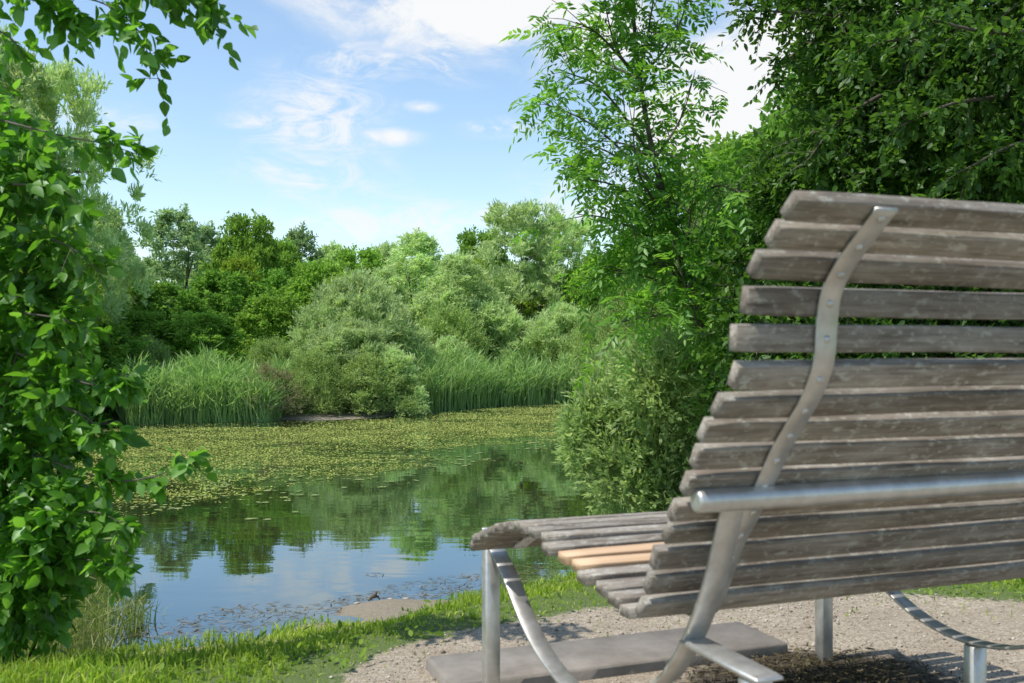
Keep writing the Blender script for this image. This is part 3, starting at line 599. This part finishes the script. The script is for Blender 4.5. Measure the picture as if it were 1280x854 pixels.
def strip(pts2,x0,x1,th,name,bolt_s=None,endcap=0):
    pts2=np.asarray(pts2); T=np.gradient(pts2,axis=0); T/=np.linalg.norm(T,axis=1)[:,None]; N=np.stack([T[:,1],-T[:,0]],1)
    ac=Acc(); V=[]; bv=.0015
    pr=[(x0+bv,-th/2),(x1-bv,-th/2),(x1,-th/2+bv),(x1,th/2-bv),(x1-bv,th/2),(x0+bv,th/2),(x0,th/2-bv),(x0,-th/2+bv)]
    for p,n_ in zip(pts2,N):
        for xx,o in pr:
            q=p+n_*o; V.append((xx,-q[0],q[1]-.1))
    k=8; Fc=[]
    for a in range(len(pts2)-1):
        for b in range(k): Fc.append((a*k+b,a*k+(b+1)%k,(a+1)*k+(b+1)%k,(a+1)*k+b))
    Fc.append(tuple(range(k))[::-1]); Fc.append(tuple((len(pts2)-1)*k+b for b in range(k)))
    ac.add(V,Fc)
    if bolt_s is not None:
        for s in bolt_s:
            c,t,nn=frame(s); c=c+nn*(ST/2+.002+th); xm=(x0+x1)/2
            V=[];rings=[(.0062,0),(.0056,.0018),(.0034,.0032)]
            for r,hh in rings:
                for q in range(10):
                    an=2*math.pi*q/10; p=c+t*r*math.sin(an)+nn*hh; V.append((xm+r*math.cos(an),-p[0],p[1]-.1))
            p=c+nn*.0036; V.append((xm,-p[0],p[1]-.1)); Fc=[]
            for a in range(2):
                for q in range(10): Fc.append((a*10+q,a*10+(q+1)%10,(a+1)*10+(q+1)%10,(a+1)*10+q))
            for q in range(10): Fc.append((20+q,20+(q+1)%10,30))
            ac.add(V,Fc)
    me=ac.mesh(name,[M_STEEL]); return me
TH=.005
bpts=[]
for s in np.linspace(.01,TOT-.004,130):
    c,t,nn=frame(s); bpts.append(c+nn*(ST/2+.002+TH/2))
for x0 in (-.020,1.02-.020):
    obj('curved_band',strip(bpts,x0,x0+.038,TH,'curved_band',bolts),BE)
LOW=curve([(.10,.575),(.125,.545),(.26,.475),(.39,.388),(.52,.335),(.68,.315),(.85,.345),(1.03,.444),(1.10,.505),(1.155,.575),(1.205,.66),(1.235,.73),(1.262,.80)],8)
def box(ac,x0,x1,y0,y1,z0,z1,bv=.003):
    pr=[(x0+bv,y0),(x1-bv,y0),(x1,y0+bv),(x1,y1-bv),(x1-bv,y1),(x0+bv,y1),(x0,y1-bv),(x0,y0+bv)]
    cx,cy=(x0+x1)/2,(y0+y1)/2
    V=[]
    for z,e in ((z0,1-bv/(x1-x0)),(z0+bv,1),(z1-bv,1),(z1,1-bv/(x1-x0)*2)):
        for a,b in pr: V.append((cx+(a-cx)*e,cy+(b-cy)*e,z))
    Fc=[]
    for a in range(3):
        for b in range(8): Fc.append((a*8+b,a*8+(b+1)%8,(a+1)*8+(b+1)%8,(a+1)*8+b))
    Fc.append(tuple(range(8))[::-1]); Fc.append(tuple(24+b for b in range(8)))
    ac.add(V,Fc)
for xc in (-.05,1.04):
    obj('rocker_band',strip(LOW,xc-.022,xc+.022,.008,'rocker_band'),BE)
    for (d,zt) in ((.112,.545),(.70,.309),(1.325,.545)):
        ac=Acc(); box(ac,xc-.020,xc+.020,-d-.020,-d+.020,-.05,zt-.1)
        obj('leg',ac.mesh('leg',[M_STEEL]),BE)
    ac=Acc(); box(ac,xc-.025,xc+.025,-1.365,-1.135,.4475,.4575); obj('bracket',ac.mesh('bracket',[M_STEEL]),BE)
ac=Acc(); tc_=(-1.276,.815-.1)
xx=[-.128,-.126,-.122,1.162,1.166,1.168]; rr=[.014,.0175,.0190,.0190,.0175,.014]
tube(ac,[(a,tc_[0],tc_[1]) for a in xx],rr,28); me=ac.mesh('crossbar',[M_STEEL])
for p in me.polygons: p.use_smooth=len(p.vertices)==4
obj('crossbar',me,BE)
for i,(cx0,cx1,cy0,cy1) in enumerate(((-.13,.98,-.02,.25),(1.12,2.2,-.9,-.68))):
    ac=Acc(); box(ac,cx0,cx1,cy0,cy1,-.06,.035 if i==0 else .02,.008)
    o=obj('concrete_slab',ac.mesh('concrete_slab',[M_CONC]),label='grey concrete foundation slab set in the gravel under the bench' ,category='slab',group='foundation slabs')
    o.location=BE.location; o.rotation_euler=BE.rotation_euler
ac=Acc(); b=P(467,748,7.3); b[2]=float(height(b[0],b[1]))
tube(ac,curve([b+[-.04,0,0],b+[-.015,.01,.025],b+[.01,0,.04],b+[.02,.01,.065]],4),np.r_[np.linspace(.008,.018,7),np.linspace(.018,.005,6)],8)
tube(ac,[b+[.0,0,.03],b+[.03,.02,.025],b+[.045,.0,.01]],[.012,.008,.004],7)
obj('driftwood',ac.mesh('driftwood',[M_BARK],True),label='small crooked piece of driftwood on the muddy shore',category='driftwood')
for (px,py,s) in ((446,757,.018),(508,748,.02),(488,752,.015)):
    bm_=np.array([[math.cos(a)*math.cos(e),math.sin(a)*math.cos(e),math.sin(e)*.5] for e in (-1.4,-.7,0,.7,1.4) for a in np.linspace(0,2*math.pi,9)[:-1]])
    bm_*=1+.18*rng.normal(size=(40,1)); Dd=2301/(py-440)
    Fc=[(a*8+b,a*8+(b+1)%8,(a+1)*8+(b+1)%8,(a+1)*8+b) for a in range(4) for b in range(8)]+[tuple(32+b for b in range(8))]
    ac=Acc(); ac.add(bm_*s*[1.5,1,.8],Fc); o=obj('shore_stone',ac.mesh('shore_stone',[M_PEB],True),label='small pale stone on the muddy shore',category='stone',group='stones on the shore')
    xx_=(px-640)/F*Dd; o.location=(xx_,Dd,float(height(xx_,Dd))+.005)

# ---------------------------------------------------------------- world
W=bpy.data.worlds.new('World'); S.world=W; W.use_nodes=True; nt=W.node_tree; nt.nodes.clear()
wo=nd(nt,'ShaderNodeOutputWorld'); bg=nd(nt,'ShaderNodeBackground'); nt.links.new(bg.outputs[0],wo.inputs[0])
SUN_EL=math.radians(60); sdir=np.array([-.80,-.30]); sdir/=np.linalg.norm(sdir)
az=math.atan2(sdir[0],sdir[1])
sk=nd(nt,'ShaderNodeTexSky',sky_type='NISHITA'); sk.sun_disc=False; sk.sun_elevation=SUN_EL; sk.sun_rotation=az; sk.air_density=1.0; sk.dust_density=.4; sk.ozone_density=1.5
tc=nd(nt,'ShaderNodeTexCoord'); dirv=tc.outputs['Generated']
mp=nd(nt,'ShaderNodeMapping'); mp.inputs['Scale'].default_value=(1,1,2.0); nt.links.new(dirv,mp.inputs[0])
mpb=nd(nt,'ShaderNodeMapping'); mpb.inputs['Scale'].default_value=(1,1,2.6); mpb.inputs['Rotation'].default_value=(0,.35,0); nt.links.new(dirv,mpb.inputs[0])
n1=noise(nt,mp.outputs[0],9,9,.64,.6); n2=noise(nt,mp.outputs[0],2.6,6,.6,.4); n3=noise(nt,mpb.outputs[0],14,9,.7,1.2)
def clouds(CL,nn,mul,off):
    tot=None
    for (px,py,rx,ry,w) in CL:
        v=np.array([(px-640)/F,1,(HY-py)/F]); v/=np.linalg.norm(v)
        sb=nd(nt,'ShaderNodeVectorMath',operation='SUBTRACT'); nt.links.new(dirv,sb.inputs[0]); sb.inputs[1].default_value=tuple(v)
        ml=nd(nt,'ShaderNodeVectorMath',operation='MULTIPLY'); nt.links.new(sb.outputs[0],ml.inputs[0]); ml.inputs[1].default_value=(F/rx,2.0,F/ry)
        le=nd(nt,'ShaderNodeVectorMath',operation='LENGTH'); nt.links.new(ml.outputs[0],le.inputs[0])
        m=math_(nt,'MULTIPLY',math_(nt,'SUBTRACT',1.15,le.outputs['Value'],clamp=True),w)
        tot=m if tot is None else math_(nt,'MAXIMUM',tot,m)
    dens=math_(nt,'MULTIPLY',tot,math_(nt,'MULTIPLY_ADD',nn,mul,off))
    mr=nd(nt,'ShaderNodeMapRange',interpolation_type='SMOOTHSTEP'); nt.links.new(dens,mr.inputs[0]); mr.inputs[1].default_value=.02; mr.inputs[2].default_value=1.0
    return mr.outputs[0]
c1=clouds([(610,-5,240,80,1.5),(470,-20,150,55,.9),(720,40,130,70,1.0),(925,135,140,100,2.1),(1010,60,120,90,1.7),(490,172,50,14,.9),(528,134,28,9,.8)],n1,4.6,-1.4)
c2=clouds([(450,78,90,35,.75),(400,150,110,75,.8),(395,215,120,45,.7),(330,153,60,18,.7),(625,160,60,16,.7),(530,285,260,50,.75),(610,268,90,26,.7),(125,155,90,30,.6),(230,330,220,55,.5),(760,250,140,80,.7),(560,60,120,50,.6)],n3,4.8,-1.6)
gen=nd(nt,'ShaderNodeMapRange',interpolation_type='SMOOTHSTEP'); nt.links.new(n2,gen.inputs[0]); gen.inputs[1].default_value=.5; gen.inputs[2].default_value=.9; gen.inputs[4].default_value=.25
cd=math_(nt,'MAXIMUM',math_(nt,'MAXIMUM',c1,math_(nt,'MULTIPLY',c2,.85)),gen.outputs[0])
skc=mixc(nt,1.0,sk.outputs[0],(1.45,1.45,1.38),'MULTIPLY')
final=mixc(nt,cd,skc,(6.3,6.4,6.5))
nt.links.new(final,bg.inputs[0]); bg.inputs[1].default_value=.15
sl=bpy.data.lights.new('sun','SUN'); sl.energy=5.0; sl.angle=math.radians(.5); sl.color=(1,.95,.87)
so=bpy.data.objects.new('sun',sl); COL.objects.link(so)
v=Vector((sdir[0]*math.cos(SUN_EL),sdir[1]*math.cos(SUN_EL),math.sin(SUN_EL))); so.rotation_euler=v.to_track_quat('Z','Y').to_euler(); so.location=(0,0,20)
# ---------------------------------------------------------------- camera
cam=bpy.data.cameras.new('camera'); co=bpy.data.objects.new('camera',cam); COL.objects.link(co); S.camera=co
co.location=(0,0,CH); co.rotation_euler=(math.pi/2,0,0); cam.lens=35; cam.sensor_width=36; cam.shift_y=13/1280; cam.clip_start=.05; cam.clip_end=3000
cam.dof.use_dof=True; cam.dof.focus_distance=14; cam.dof.aperture_fstop=8
S.view_settings.view_transform='Standard'; S.view_settings.look='None'; S.view_settings.exposure=0
